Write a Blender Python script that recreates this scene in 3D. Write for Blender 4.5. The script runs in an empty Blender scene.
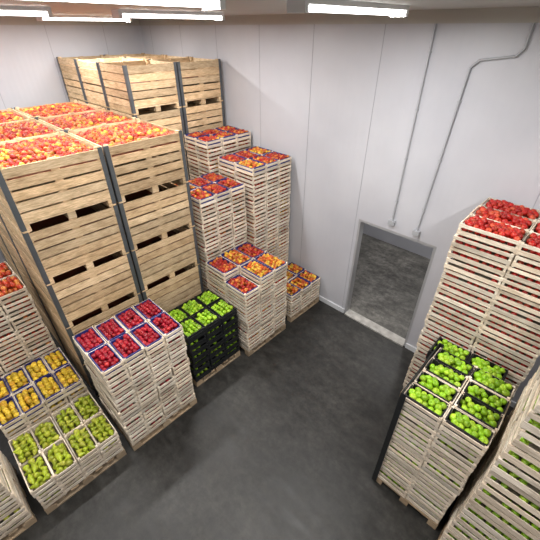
import bpy, math, random
import numpy as np
from mathutils import Vector
random.seed(7); rng=np.random.default_rng(7)
H=4.8
scene=bpy.context.scene
scene.view_settings.view_transform='Standard'
scene.view_settings.look='None'

# ------------------------------------------------------------ materials
def new_mat(name):
    m=bpy.data.materials.new(name); m.use_nodes=True
    nt=m.node_tree; b=nt.nodes['Principled BSDF']
    return m,nt,b
def L(nt,a,b): nt.links.new(a,b)
def ramp(nt,fac,stops):
    r=nt.nodes.new('ShaderNodeValToRGB'); e=r.color_ramp.elements
    while len(e)<len(stops): e.new(0.5)
    for i,(p,c) in enumerate(stops):
        e[i].position=p; e[i].color=(*c,1)
    L(nt,fac,r.inputs['Fac']); return r.outputs['Color']
def noise(nt,scale,detail=3,vec_scale=None,rough=0.5,coord='Object'):
    tc=nt.nodes.new('ShaderNodeTexCoord'); n=nt.nodes.new('ShaderNodeTexNoise')
    n.inputs['Scale'].default_value=scale; n.inputs['Detail'].default_value=detail
    n.inputs['Roughness'].default_value=rough
    if vec_scale:
        mp=nt.nodes.new('ShaderNodeMapping'); mp.inputs['Scale'].default_value=vec_scale
        L(nt,tc.outputs[coord],mp.inputs['Vector']); L(nt,mp.outputs['Vector'],n.inputs['Vector'])
    else: L(nt,tc.outputs[coord],n.inputs['Vector'])
    return n.outputs['Fac']
def bump(nt,b,fac,strength,dist=0.01):
    n=nt.nodes.new('ShaderNodeBump'); n.inputs['Strength'].default_value=strength
    n.inputs['Distance'].default_value=dist
    L(nt,fac,n.inputs['Height']); L(nt,n.outputs['Normal'],b.inputs['Normal'])
def mixc(nt,a,b,f,mode='MIX'):
    m=nt.nodes.new('ShaderNodeMix'); m.data_type='RGBA'; m.blend_type=mode
    if isinstance(f,float): m.inputs[0].default_value=f
    else: L(nt,f,m.inputs[0])
    for s,i in ((a,6),(b,7)):
        if isinstance(s,tuple): m.inputs[i].default_value=(*s,1)
        else: L(nt,s,m.inputs[i])
    return m.outputs[2]
def wood_mat(name,dark,light):
    m,nt,b=new_mat(name)
    at=nt.nodes.new('ShaderNodeAttribute'); at.attribute_name='col'
    g=noise(nt,3,5,(3,3,40),0.6)
    c1=ramp(nt,g,[(0.3,dark),(0.65,light)])
    c2=mixc(nt,c1,at.outputs['Color'],1.0,'MULTIPLY')
    st=noise(nt,2.2,6,(1,1,3),0.7)
    sr=ramp(nt,st,[(0.32,(.66,.63,.59)),(0.52,(1,1,1))])
    c3=mixc(nt,c2,sr,1.0,'MULTIPLY')
    L(nt,c3,b.inputs['Base Color']); b.inputs['Roughness'].default_value=0.8
    b.inputs['Specular IOR Level'].default_value=0.25
    bump(nt,b,g,0.25,0.004)
    return m
def plain(name,col,rough=0.5,metal=0.0,var=0.12,scale=8):
    m,nt,b=new_mat(name)
    n=noise(nt,scale,4)
    c=ramp(nt,n,[(0.3,tuple(x*(1-var) for x in col)),(0.7,tuple(min(1,x*(1+var)) for x in col))])
    L(nt,c,b.inputs['Base Color']); b.inputs['Roughness'].default_value=rough
    b.inputs['Metallic'].default_value=metal
    return m
M_bin=wood_mat('bin_wood',(0.47,0.32,0.17),(0.86,0.67,0.44))
M_crate=wood_mat('crate_wood',(0.62,0.52,0.40),(0.92,0.84,0.72))
M_pallet=wood_mat('pallet_wood',(0.30,0.22,0.14),(0.50,0.39,0.27))
M_metal=plain('corner_steel',(0.11,0.12,0.13),0.5,0.5)
M_blue=plain('blue_liner',(0.022,0.027,0.16),0.45)
M_black=plain('black_plastic',(0.012,0.013,0.014),0.4)
M_white=plain('white_liner',(0.62,0.62,0.62),0.6)
def fruit_mat():
    m,nt,b=new_mat('fruit_skin')
    at=nt.nodes.new('ShaderNodeAttribute'); at.attribute_name='col'
    n=noise(nt,60,3)
    r=ramp(nt,n,[(0.3,(0.7,0.68,0.62)),(0.7,(1.0,1.0,1.0))])
    L(nt,mixc(nt,at.outputs['Color'],r,1.0,'MULTIPLY'),b.inputs['Base Color'])
    b.inputs['Roughness'].default_value=0.38
    b.inputs['Specular IOR Level'].default_value=0.35
    return m
M_fruit=fruit_mat()
def floor_mat(name='concrete_floor',k=1.0):
    m,nt,b=new_mat(name)
    a=noise(nt,0.8,10,None,0.68); c=noise(nt,11,8,None,0.75); d=noise(nt,2.6,8,(1,2.2,1),0.7)
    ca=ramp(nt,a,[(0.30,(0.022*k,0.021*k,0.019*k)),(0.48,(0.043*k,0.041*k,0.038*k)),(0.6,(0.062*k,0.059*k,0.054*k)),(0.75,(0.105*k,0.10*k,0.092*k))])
    cc=ramp(nt,c,[(0.3,(0.50,0.50,0.50)),(0.7,(1.4,1.4,1.36))])
    dd=ramp(nt,d,[(0.35,(0.6,0.6,0.6)),(0.65,(1.25,1.25,1.25))])
    L(nt,mixc(nt,mixc(nt,ca,cc,1.0,'MULTIPLY'),dd,1.0,'MULTIPLY'),b.inputs['Base Color'])
    rr=ramp(nt,d,[(0.3,(0.32,)*3),(0.7,(0.58,)*3)]); L(nt,rr,b.inputs['Roughness'])
    b.inputs['Specular IOR Level'].default_value=0.38
    bump(nt,b,c,0.25,0.004); return m
M_floor=floor_mat('concrete_floor',.6)
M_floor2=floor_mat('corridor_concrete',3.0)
def wall_mat():
    m,nt,b=new_mat('sandwich_panel')
    tc=nt.nodes.new('ShaderNodeTexCoord'); sp=nt.nodes.new('ShaderNodeSeparateXYZ')
    L(nt,tc.outputs['Object'],sp.inputs[0])
    ad=nt.nodes.new('ShaderNodeMath'); ad.operation='ADD'
    L(nt,sp.outputs['X'],ad.inputs[0]); L(nt,sp.outputs['Y'],ad.inputs[1])
    s=nt.nodes.new('ShaderNodeMath'); s.operation='MULTIPLY'; s.inputs[1].default_value=2*math.pi/0.1
    L(nt,ad.outputs[0],s.inputs[0])
    w=nt.nodes.new('ShaderNodeMath'); w.operation='SINE'; L(nt,s.outputs[0],w.inputs[0])
    n=noise(nt,0.8,4)
    c=ramp(nt,n,[(0.3,(0.43,0.43,0.465)),(0.7,(0.51,0.51,0.54))])
    L(nt,c,b.inputs['Base Color']); b.inputs['Roughness'].default_value=0.42
    bump(nt,b,w.outputs[0],0.12,0.004); return m
M_wall=wall_mat()
M_ceil=plain('ceiling_panel',(0.42,0.405,0.37),0.6,0,0.05,1)
M_trim=plain('white_trim',(0.60,0.61,0.63),0.45,0,0.05,2)
M_seam=plain('panel_joint',(0.30,0.30,0.33),0.5,0,0.05,2)
M_pipe=plain('conduit_grey',(0.36,0.37,0.39),0.4,0,0.05,2)
M_frame=plain('door_frame_steel',(0.36,0.36,0.37),0.4,0.2,0.05,2)
M_conc=plain('threshold_concrete',(0.36,0.345,0.32),0.8,0,0.25,9)
M_lamp_body=plain('lamp_housing',(0.75,0.75,0.75),0.4,0,0.03,2)
m,nt,b=new_mat('lamp_tube'); b.inputs['Emission Color'].default_value=(1,0.98,0.95,1); b.inputs['Emission Strength'].default_value=9; b.inputs['Base Color'].default_value=(0.9,0.9,0.9,1)
M_tube=m

# ------------------------------------------------------------ mesh builder
def lathe(profile,seg):
    v=[];f=[]
    v.append((0,0,profile[0][1]))
    for r,z in profile[1:-1]:
        for k in range(seg):
            a=2*math.pi*k/seg; v.append((r*math.cos(a),r*math.sin(a),z))
    v.append((0,0,profile[-1][1])); n=len(profile)-2
    for k in range(seg): f.append((0,1+k,1+(k+1)%seg))
    for i in range(n-1):
        for k in range(seg):
            a=1+i*seg+k; b_=1+i*seg+(k+1)%seg
            f.append((a,a+seg,b_+seg,b_))
    last=len(v)-1; o=1+(n-1)*seg
    for k in range(seg): f.append((last,o+(k+1)%seg,o+k))
    return np.array(v,float),f
APPLE=lathe([(0,.46),(.25,.80),(.66,.86),(.97,.38),(1,-.02),(.86,-.50),(.52,-.84),(.2,-.86),(0,-.72)],9)
APPLE_LO=lathe([(0,.6),(.55,.82),(1,.1),(.72,-.7),(0,-.8)],7)
PEAR=lathe([(0,1.42),(.2,1.36),(.36,1.0),(.47,.55),(.82,.05),(.98,-.35),(.82,-.8),(.35,-1.02),(0,-.92)],9)
BOXV=np.array([(x,y,z) for x in(-.5,.5) for y in(-.5,.5) for z in(-.5,.5)],float)
BOXF=[(0,1,3,2),(4,6,7,5),(0,4,5,1),(2,3,7,6),(0,2,6,4),(1,5,7,3)]
def rotm(rx,ry,rz):
    cx,sx,cy,sy,cz,sz=math.cos(rx),math.sin(rx),math.cos(ry),math.sin(ry),math.cos(rz),math.sin(rz)
    return np.array([[cz,-sz,0],[sz,cz,0],[0,0,1]])@np.array([[cy,0,sy],[0,1,0],[-sy,0,cy]])@np.array([[1,0,0],[0,cx,-sx],[0,sx,cx]])
class MB:
    def __init__(s,mats): s.mats=mats; s.v=[];s.f=[];s.sz=[];s.mi=[];s.sm=[];s.col=[];s.n=0
    def add(s,V,F,mi,smooth,C):
        s.v.append(V); 
        fl=np.concatenate([np.array(x) for x in F])+s.n
        s.f.append(fl); s.sz.extend(len(x) for x in F)
        s.mi.extend([mi]*len(F)); s.sm.extend([smooth]*len(F)); s.col.append(C); s.n+=len(V)
    def box(s,c,d,mi=0,tone=None,rz=0,ry=0,rx=0):
        V=BOXV*np.array(d)
        if rz or ry or rx: V=V@rotm(rx,ry,rz).T
        V=V+np.array(c)
        if tone is None:
            t=random.uniform(.66,1.08); w=random.uniform(0,.07); tone=(t,t*(1-abs(w)),t*(1-2*abs(w)))
        s.add(V,BOXF,mi,False,np.tile(np.array([*tone,1.0]),(8,1)))
    def bb(s,x0,x1,y0,y1,z0,z1,mi=0,tone=None): s.box(((x0+x1)/2,(y0+y1)/2,(z0+z1)/2),(x1-x0,y1-y0,z1-z0),mi,tone)
    def fruit(s,c,r,kind,mi,tmpl=None):
        base,alt,amt=FR[kind]
        T=tmpl or (PEAR if kind.startswith('pear') else APPLE)
        if T is PEAR: R=rotm(random.uniform(1.1,1.9),random.uniform(-.4,.4),random.uniform(0,6.28))
        else: R=rotm(random.uniform(-.9,.9),random.uniform(-.9,.9),random.uniform(0,6.28))
        q=random.uniform(.9,1.1)
        V=(T[0]*r*q)@R.T+np.array(c)
        d=rotm(random.uniform(0,6),random.uniform(0,6),0)[2]
        k=np.clip((T[0]@d)*.9+random.uniform(-.8,.8)+amt,0,1)[:,None]
        t=random.uniform(.6,1.1)
        C=(np.array(base)*(1-k)+np.array(alt)*k)*t
        C=np.hstack([np.clip(C,0,1),np.ones((len(C),1))])
        s.add(V,T[1],mi,True,C)
    def mesh(s,name):
        me=bpy.data.meshes.new(name)
        V=np.concatenate(s.v).astype(np.float32); F=np.concatenate(s.f).astype(np.int32)
        me.vertices.add(len(V)); me.vertices.foreach_set('co',V.ravel())
        me.loops.add(len(F)); me.loops.foreach_set('vertex_index',F)
        sz=np.array(s.sz,np.int32); st=np.concatenate([[0],np.cumsum(sz)[:-1]]).astype(np.int32)
        me.polygons.add(len(sz)); me.polygons.foreach_set('loop_start',st)
        for m in s.mats: me.materials.append(m)
        me.polygons.foreach_set('material_index',np.array(s.mi,np.int32))
        me.update(calc_edges=True)
        me.polygons.foreach_set('use_smooth',np.array(s.sm,bool))
        a=me.attributes.new('col','FLOAT_COLOR','POINT')
        a.data.foreach_set('color',np.concatenate(s.col).astype(np.float32).ravel())
        me.update(); return me
    def obj(s,name,loc=(0,0,0)):
        o=bpy.data.objects.new(name,s.mesh(name)); o.location=loc
        bpy.context.collection.objects.link(o); return o
FR={'red':((.46,.012,.008),(.62,.09,.035),-.1),
    'gala':((.48,.025,.012),(.74,.38,.05),.08),
    'fuji':((.55,.05,.02),(.78,.30,.06),.0),
    'green':((.27,.53,.015),(.42,.63,.04),.2),
    'pear_green':((.40,.50,.03),(.58,.60,.07),.2),
    'yellow':((.90,.62,.05),(.78,.42,.04),-.1),
    'mix':((.56,.10,.015),(.80,.50,.05),.25),
    'dark':((.38,.018,.012),(.62,.20,.03),.0),
    'crimson':((.33,.006,.02),(.50,.03,.03),-.2)}

# ------------------------------------------------------------ crate stacks
def crate_stack(name,x0,x1,y0,y1,ztop,nx,ny,fn,lh=0.145,liner=1,wood=0,r=0.031,steps=None,gap=.20,jit=0.010,heap=.024,corners=False):
    mb=MB([M_crate,M_blue,M_fruit,M_pallet,M_black,M_white])
    cx,cy=(x0+x1)/2,(y0+y1)/2; X0,X1,Y0,Y1=x0-cx,x1-cx,y0-cy,y1-cy
    ph=0.13
    for k in range(3):
        xx=X0+.05+(X1-X0-.10)*k/2; mb.bb(xx-.05,xx+.05,Y0,Y1,0.0,0.02,3)
        for j in range(3):
            yy=Y0+.06+(Y1-Y0-.12)*j/2; mb.bb(xx-.05,xx+.05,yy-.06,yy+.06,0.02,0.095,3)
    for k in range(7):
        yy=Y0+.045+(Y1-Y0-.09)*k/6; mb.bb(X0,X1,yy-.045,yy+.045,0.095,0.115,3)
    n=max(1,int(round((ztop-ph)/lh))); lh=(ztop-ph)/n
    dx=(X1-X0)/nx; dy=(Y1-Y0)/ny
    if corners:
        for yy,s_ in ((Y0-.016,1),(Y1+.016,-1)):
            mb.bb(X0-.022,X0-.014,min(yy,yy+s_*.09),max(yy,yy+s_*.09),.02,ztop+.02,4,(1,1,1))
            mb.bb(X0-.022,X0+.035,yy-.004,yy+.004,.02,ztop+.02,4,(1,1,1))
        mb.bb(X0-.022,X0-.010,Y0,Y1,ztop-.09,ztop+.012,4,(1,1,1))
    for i in range(nx):
        for j in range(ny):
            nn=n-(steps.get((i,j),0) if steps else 0)
            for l in range(nn):
                top=(l==nn-1)
                sxo,syo=random.uniform(-jit,jit),random.uniform(-jit,jit)
                a=X0+i*dx+.006+sxo; b_=X0+(i+1)*dx-.006+sxo
                c=Y0+j*dy+.006+syo; d=Y0+(j+1)*dy-.006+syo
                z=ph-.012+l*lh; t=.010
                s1=.32*lh; s2=.25*lh
                tn=[None]*6
                if wood==4: tn=[(1,1,1)]*6
                w=wood
                for px in (a+.012,b_-.012):
                    for py in (c+.012,d-.012):
                        mb.bb(px-.012,px+.012,py-.012,py+.012,z+.002,z+lh-.004,w,tn[0])
                for z0,zh in ((z+.016,s1),(z+.016+s1+gap*lh,s2)):
                    mb.bb(a,b_,c-t/2,c+t/2,z0,z0+zh,w,tn[1]); mb.bb(a,b_,d-t/2,d+t/2,z0,z0+zh,w,tn[1])
                    mb.bb(a-t/2,a+t/2,c,d,z0,z0+zh,w,tn[1]); mb.bb(b_-t/2,b_+t/2,c,d,z0,z0+zh,w,tn[1])
                mb.bb(a+.01,b_-.01,c+.01,d-.01,z+.004,z+.012,w,(.35,.33,.30) if w==0 else (1,1,1))
                kind=fn(i,j,l,top)
                if top:
                    if liner is not None:
                        lz0,lz1=z+.03,z+.80*lh+.022
                        e=.010
                        for (p0,p1,q0,q1) in ((a+e,b_-e,c+e,c+e+.010),(a+e,b_-e,d-e-.010,d-e),(a+e,a+e+.010,c+e,d-e),(b_-e-.010,b_-e,c+e,d-e)):
                            mb.bb(p0,p1,q0,q1,lz0,lz1+random.uniform(-.006,.014),liner,(1,1,1))
                    rr=r*random.uniform(.93,1.08)
                    ax,bx,ay,by=a+.018+rr,b_-.018-rr,c+.018+rr,d-.018-rr
                    kx=max(1,int(round((bx-ax)/(2*rr*.98)))); ky=max(1,int(round((by-ay)/(2*rr*.9))))
                    for lay in (0,1):
                        for u in range(kx+1):
                            for v in range(ky+1):
                                if lay==1 and random.random()<.05: continue
                                fx=ax+(bx-ax)*(u+(.5 if (v+lay)%2 else 0))/(kx+.5)
                                fy=ay+(by-ay)*v/ky
                                bul=heap*(1-abs(2*(fx-ax)/(bx-ax)-1)**2)*(1-abs(2*(fy-ay)/(by-ay)-1)**2)
                                if lay==0: zz=z+lh*.5
                                else: zz=z+lh*.84+bul
                                mb.fruit((fx+random.uniform(-.007,.007),fy+random.uniform(-.007,.007),zz+random.uniform(-.008,.012)),rr,kind,2,APPLE_LO if lay==0 else None)
                else:
                    rr=.033; zz=z+.016+rr
                    def row(p0,p1,fixed,axis):
                        m_=max(2,int((p1-p0)/(2.1*rr)))
                        for q in range(m_):
                            if random.random()<.15: continue
                            p=p0+(p1-p0)*(q+.5)/m_
                            for zq in (zz,zz+1.7*rr):
                                mb.fruit((p+random.uniform(-.01,.01),fixed,zq) if axis==0 else (fixed,p+random.uniform(-.01,.01),zq),rr,kind,2,APPLE_LO)
                    if i==0: row(c+.03,d-.03,a+.014+rr,1)
                    if i==nx-1: row(c+.03,d-.03,b_-.014-rr,1)
                    if j==0: row(a+.03,b_-.03,c+.014+rr,0)
                    if j==ny-1: row(a+.03,b_-.03,d-.014-rr,0)
    return mb.obj(name,(cx,cy,0))
K=lambda k:(lambda i,j,l,t:k)
RL=lambda *ks:(lambda i,j,l,t:random.choice(ks))
# left aisle
crate_stack('red_apple_crate_stack',-3.94,-3.11,.53,1.59,1.65,2,4,K('crimson'),liner=1)
crate_stack('green_apple_crate_stack',-4.08,-3.34,1.76,2.70,1.12,2,3,K('green'),liner=4,wood=4,gap=.1)
crate_stack('mixed_apple_crate_stack',-4.22,-3.21,2.78,3.76,1.56,2,3,RL('dark','gala','mix'),liner=1,steps={(1,0):1})
crate_stack('mixed_apple_crate_stack',-4.05,-3.25,3.96,4.86,.66,2,3,K('mix'),liner=1)
crate_stack('mixed_apple_crate_stack',-5.18,-4.30,2.88,3.84,2.62,2,3,RL('gala','dark'),liner=1)
crate_stack('mixed_apple_crate_stack',-5.08,-4.15,3.89,4.87,2.90,2,3,RL('gala','mix','dark'),liner=1)
crate_stack('mixed_apple_crate_stack',-5.92,-5.22,3.80,4.87,3.16,2,3,RL('gala','dark'),liner=1)
crate_stack('green_pear_crate_stack',-4.03,-3.15,-.57,.44,.56,2,4,K('pear_green'),liner=None,heap=.035,r=.036)
crate_stack('yellow_apple_crate_stack',-4.95,-4.08,-.57,.45,.77,2,4,K('yellow'),liner=1,r=.036,heap=.035)
crate_stack('red_apple_crate_stack',-5.95,-5.02,-.62,.42,1.92,2,3,K('fuji'),liner=None,r=.035)
crate_stack('wooden_crate_stack',-4.03,-3.17,-1.75,-.68,1.0,2,4,K('pear_green'),liner=None)
# right aisle
crate_stack('green_apple_crate_stack',-.55,.25,2.50,3.40,1.78,2,4,K('green'),liner=4,r=.034,corners=True)
crate_stack('black_crate_stack',-.66,.14,3.46,3.82,1.58,2,1,K('green'),liner=4,wood=4,gap=.1)
crate_stack('red_apple_crate_stack',-.90,.30,3.88,4.88,3.07,2,3,K('red'),liner=None,gap=.27,r=.035)
crate_stack('green_apple_crate_stack',.31,1.5,2.33,3.4,3.0,2,3,K('green'),liner=None,lh=.2,gap=.3)

# ------------------------------------------------------------ wooden bins
def bin_mesh(sx,sy,h,kind,fill,seed):
    random.seed(seed)
    mb=MB([M_bin,M_metal,M_fruit])
    X,Y=sx/2-.006,sy/2-.006; t=.018; z0=.10
    for k in (-1,0,1):
        mb.bb(-X,X,k*(Y-.05)-.045,k*(Y-.05)+.045,0,.085,0)
    for k in range(8):
        xx=-X+.07+(2*X-.14)*k/7; mb.bb(xx-.065,xx+.065,-Y,Y,.085,.105,0)
    n=5; ph=(h-z0-.008)/n
    for k in range(n):
        g=random.uniform(.008,.014)
        a=z0+k*ph+g; b_=z0+(k+1)*ph-g
        mb.bb(X-t,X,-Y,Y,a,b_,0); mb.bb(-X,-X+t,-Y,Y,a,b_,0)
        mb.bb(-X+t,X-t,Y-t,Y,a,b_,0); mb.bb(-X+t,X-t,-Y,-Y+t,a,b_,0)
    for sx_ in (-1,1):
        for sy_ in (-1,1):
            px,py=sx_*X,sy_*Y
            mb.box((px-sx_*.045,py-sy_*.045,(h+.1)/2),(.05,.05,h-.1),0)
            mb.box((px+sx_*.001,py-sy_*.025,h/2+.01),(.006,.05,h-.025),1,(1,1,1))
            mb.box((px-sx_*.025,py+sy_*.001,h/2+.01),(.05,.006,h-.025),1,(1,1,1))
        mb.box((sx_*(X-t-.012),0,h/2+.05),(.022,.09,h-.12),0)
    r=.033
    if fill=='full':
        nx=int((2*X-.1)/(2*r*.97)); ny=int((2*Y-.1)/(2*r*.88))
        for i in range(nx):
            for j in range(ny):
                fx=-X+.05+r*.6+(2*X-.1-2*r)*(i+(.5 if j%2 else 0))/(nx-.5)+random.uniform(-.008,.008)
                fy=-Y+.05+r*.6+(2*Y-.1-2*r)*j/(ny-1)+random.uniform(-.008,.008)
                hz=h-.075+.07*math.cos(fx/X*1.5)*math.cos(fy/Y*1.5)+random.uniform(-.016,.016)
                kd=random.choice((kind,kind,'gala','mix','dark','dark'))
                mb.fruit((fx,fy,hz),r,kd,2)
                if random.random()<.5: mb.fruit((fx+r,fy+r*.6,hz-.045),r,kd,2,APPLE_LO)
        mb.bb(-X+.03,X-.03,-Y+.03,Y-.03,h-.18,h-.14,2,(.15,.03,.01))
    else:
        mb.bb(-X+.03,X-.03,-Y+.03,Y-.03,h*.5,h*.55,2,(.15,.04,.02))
    return mb.mesh('wooden_apple_bin')
bin_full=[bin_mesh(1.17,1.10,.73,k,'full',i) for i,k in enumerate(('gala','mix','gala','fuji'))]
bin_low=[bin_mesh(1.17,1.10,.73,'gala','low',i+20) for i in range(5)]
def place(me,x,y,z,flip=False):
    o=bpy.data.objects.new('wooden_apple_bin',me); o.location=(x,y,z)
    if flip: o.rotation_euler=(0,0,math.pi)
    bpy.context.collection.objects.link(o)
for i in range(3):
    for j in range(2):
        for l in range(5):
            me=random.choice(bin_full if l==4 else bin_low)
            place(me,-4.33-.59-i*1.19,1.10-.0+j*1.12,l*.73,random.random()<.5)
b2f=[bin_mesh(.93,.96,.72,'gala','low',i+40) for i in range(3)]
for i in range(3):
    for j in range(2):
        for l in range(6):
            place(random.choice(b2f),-5.97-.47-i*.945,3.40+j*.98,l*.72,random.random()<.5)

# ------------------------------------------------------------ room
T=(1,1,1)
XW,YW=-8.86,4.94; XE,YS=3.2,-4.5; ZC=H+.17
def slab(name,x0,x1,y0,y1,z0,z1,mat):
    mb=MB([mat]); mb.bb(x0,x1,y0,y1,z0,z1,0,(1,1,1)); return mb.obj(name)
slab('floor',XW-.2,XE+.2,YS-.2,YW+.14,-.15,0,M_floor)
slab('floor_corridor',XW-.2,XE+.2,YW+.14,YW+3.4,-.15,0,M_floor2)
slab('ceiling',XW-.2,XE+.2,YS-.2,YW+3.4,ZC,ZC+.15,M_ceil)
slab('wall_left',XW-.15,XW,YS,YW,0,ZC,M_wall)
slab('wall_right',XE,XE+.15,YS,YW,0,ZC,M_wall)
slab('wall_front',XW,XE,YS-.15,YS,0,ZC,M_wall)
DX0,DX1,DZ=-2.66,-1.32,2.12   # rough opening
slab('wall_back_1',XW,DX0,YW,YW+.14,0,ZC,M_wall)
slab('wall_back_2',DX1,XE,YW,YW+.14,0,ZC,M_wall)
slab('wall_back_3',DX0,DX1,YW,YW+.14,DZ,ZC,M_wall)
mb=MB([M_seam])
x=-2.72+ -1.15*5
while x<XE:
    if not(DX0<x<DX1): mb.bb(x-.004,x+.004,YW-.003,YW,0.1,ZC-.1,0,(1,1,1))
    x+=1.15
mb.obj('trim_1')
mb=MB([M_seam]); y=-4
while y<YW:
    mb.bb(XW,XW+.003,y-.004,y+.004,.1,ZC-.1,0,(1,1,1)); y+=1.15
mb.obj('trim_2')
mb=MB([M_ceil]); mb.bb(XW+.04,XE,YW-.04,YW,ZC-.13,ZC,0,(1,1,1)); mb.bb(XW,XW+.04,YS,YW,ZC-.13,ZC,0,(1,1,1)); mb.obj('trim_3')
mb=MB([M_trim]); mb.bb(XW,DX0,YW-.03,YW,0,.10,0,T); mb.bb(DX1,XE,YW-.03,YW,0,.10,0,T); mb.obj('baseboard_back')
mb=MB([M_trim]); mb.bb(XW,XW+.03,YS,YW-.03,0,.10,0,T); mb.obj('baseboard_left')
# door frame sits inside the opening
mb=MB([M_frame,M_conc])
mb.bb(DX0,DX0+.04,YW-.0,YW+.14,0,DZ,0,T); mb.bb(DX1-.04,DX1,YW-.0,YW+.14,0,DZ,0,T)
mb.bb(DX0+.04,DX1-.04,YW-.0,YW+.14,DZ-.04,DZ,0,T)
mb.bb(DX0+.04,DX1-.04,YW-.05,YW+.14,0,.03,1,T)
mb.obj('door_1')
slab('wall_corridor_back',-5,1.2,YW+3.2,YW+3.3,0,ZC,M_wall)
slab('wall_corridor_left',-5.1,-5,YW+.14,YW+3.3,0,ZC,M_wall)
slab('wall_corridor_right',1.2,1.3,YW+.14,YW+3.3,0,ZC,M_wall)

def pipe(name,pts,r=.013,box_at=None):
    mb=MB([M_pipe])
    for p,q in zip(pts[:-1],pts[1:]):
        p,q=np.array(p,float),np.array(q,float); d=q-p; Ln=np.linalg.norm(d); w=d/Ln
        a=np.array([0,1,0.]); u=np.cross(w,a); u/=np.linalg.norm(u); v=np.cross(w,u)
        V=[];F=[]
        for e in (p,q):
            for k in range(10):
                t=2*math.pi*k/10; V.append(e+r*(math.cos(t)*u+math.sin(t)*v))
        for k in range(10): F.append((k,(k+1)%10,10+(k+1)%10,10+k))
        mb.add(np.array(V),F,0,True,np.ones((20,4)))
    for p,q in zip(pts[:-1],pts[1:]):
        p,q=np.array(p,float),np.array(q,float); m_=int(np.linalg.norm(q-p)/.6)
        for k in range(m_):
            c=p+(q-p)*(k+.5)/m_; mb.box((c[0],YW-.012,c[2]),(.04,.024,.02) if abs(q[2]-p[2])>.2 else (.02,.024,.04),0,T)
    if box_at: mb.box((box_at[0],YW-.03,box_at[1]),(.10,.06,.07),0,T)
    mb.obj(name)
py=YW-.022
pipe('wall_conduit',[(-2.07,py,ZC-.09),(-2.07,py,2.3)],box_at=(-2.07,2.27))
pipe('wall_conduit',[(-1.08,py,ZC-.09),(-1.08,py,4.62),(-1.14,py,4.55),(-1.48,py,4.50),(-1.56,py,4.42),(-1.66,py,2.27)],box_at=(-1.66,2.24))

# ------------------------------------------------------------ lamps
def lamp(x,y0,y1,power):
    mb=MB([M_lamp_body,M_tube]); z=ZC
    cy=(y0+y1)/2; ln=y1-y0
    mb.bb(-.08,.08,-ln/2,ln/2,-.035,0,0,T)
    for s in (-1,1): mb.bb(-.085,.085,s*ln/2-.02,s*ln/2+.02,-.085,0,0,T)
    for xx in (-.05,.05):
        V=[];F=[]
        for e in (-ln/2+.02,ln/2-.02):
            for k in range(10):
                a=2*math.pi*k/10; V.append((xx+.016*math.cos(a),e,-.058+.016*math.sin(a)))
        for k in range(10): F.append((k,(k+1)%10,10+(k+1)%10,10+k))
        mb.add(np.array(V),F,1,True,np.ones((20,4)))
    o=mb.obj('ceiling_lamp',(x,cy,z))
    for xx in (-.05,.05):
        ld=bpy.data.lights.new('tube_light','AREA'); ld.shape='RECTANGLE'; ld.size=.034; ld.size_y=ln-.06; ld.energy=power/2; ld.color=(1,.985,.965)
        lo=bpy.data.objects.new('tube_light',ld); lo.location=(xx,0,-.078); lo.parent=o
        bpy.context.collection.objects.link(lo)
for x in (-7.3,-4.7,-2.0,.8):
    for y0,p in ((2.35,1),(.1,1.05),(-2.15,.5)):
        lamp(x,y0,y0+1.5,{-7.3:66,-4.7:66,-2.0:74,.8:54}[x]*p)
lamp(-2.0,YW+1.0,YW+2.5,100)  # added lamp, out of view, to brighten the corridor seen through the door

w=bpy.data.worlds.new('world'); scene.world=w; w.use_nodes=True
w.node_tree.nodes['Background'].inputs[0].default_value=(.5,.5,.52,1); w.node_tree.nodes['Background'].inputs[1].default_value=.3

# ------------------------------------------------------------ camera
cd=bpy.data.cameras.new('camera'); cam=bpy.data.objects.new('camera',cd); bpy.context.collection.objects.link(cam)
cam.location=(0,0,H); cam.rotation_euler=(math.radians(90-34.7),0,math.radians(44.0))
cd.sensor_width=36; cd.lens=350/540*36; cd.clip_start=.02
scene.camera=cam
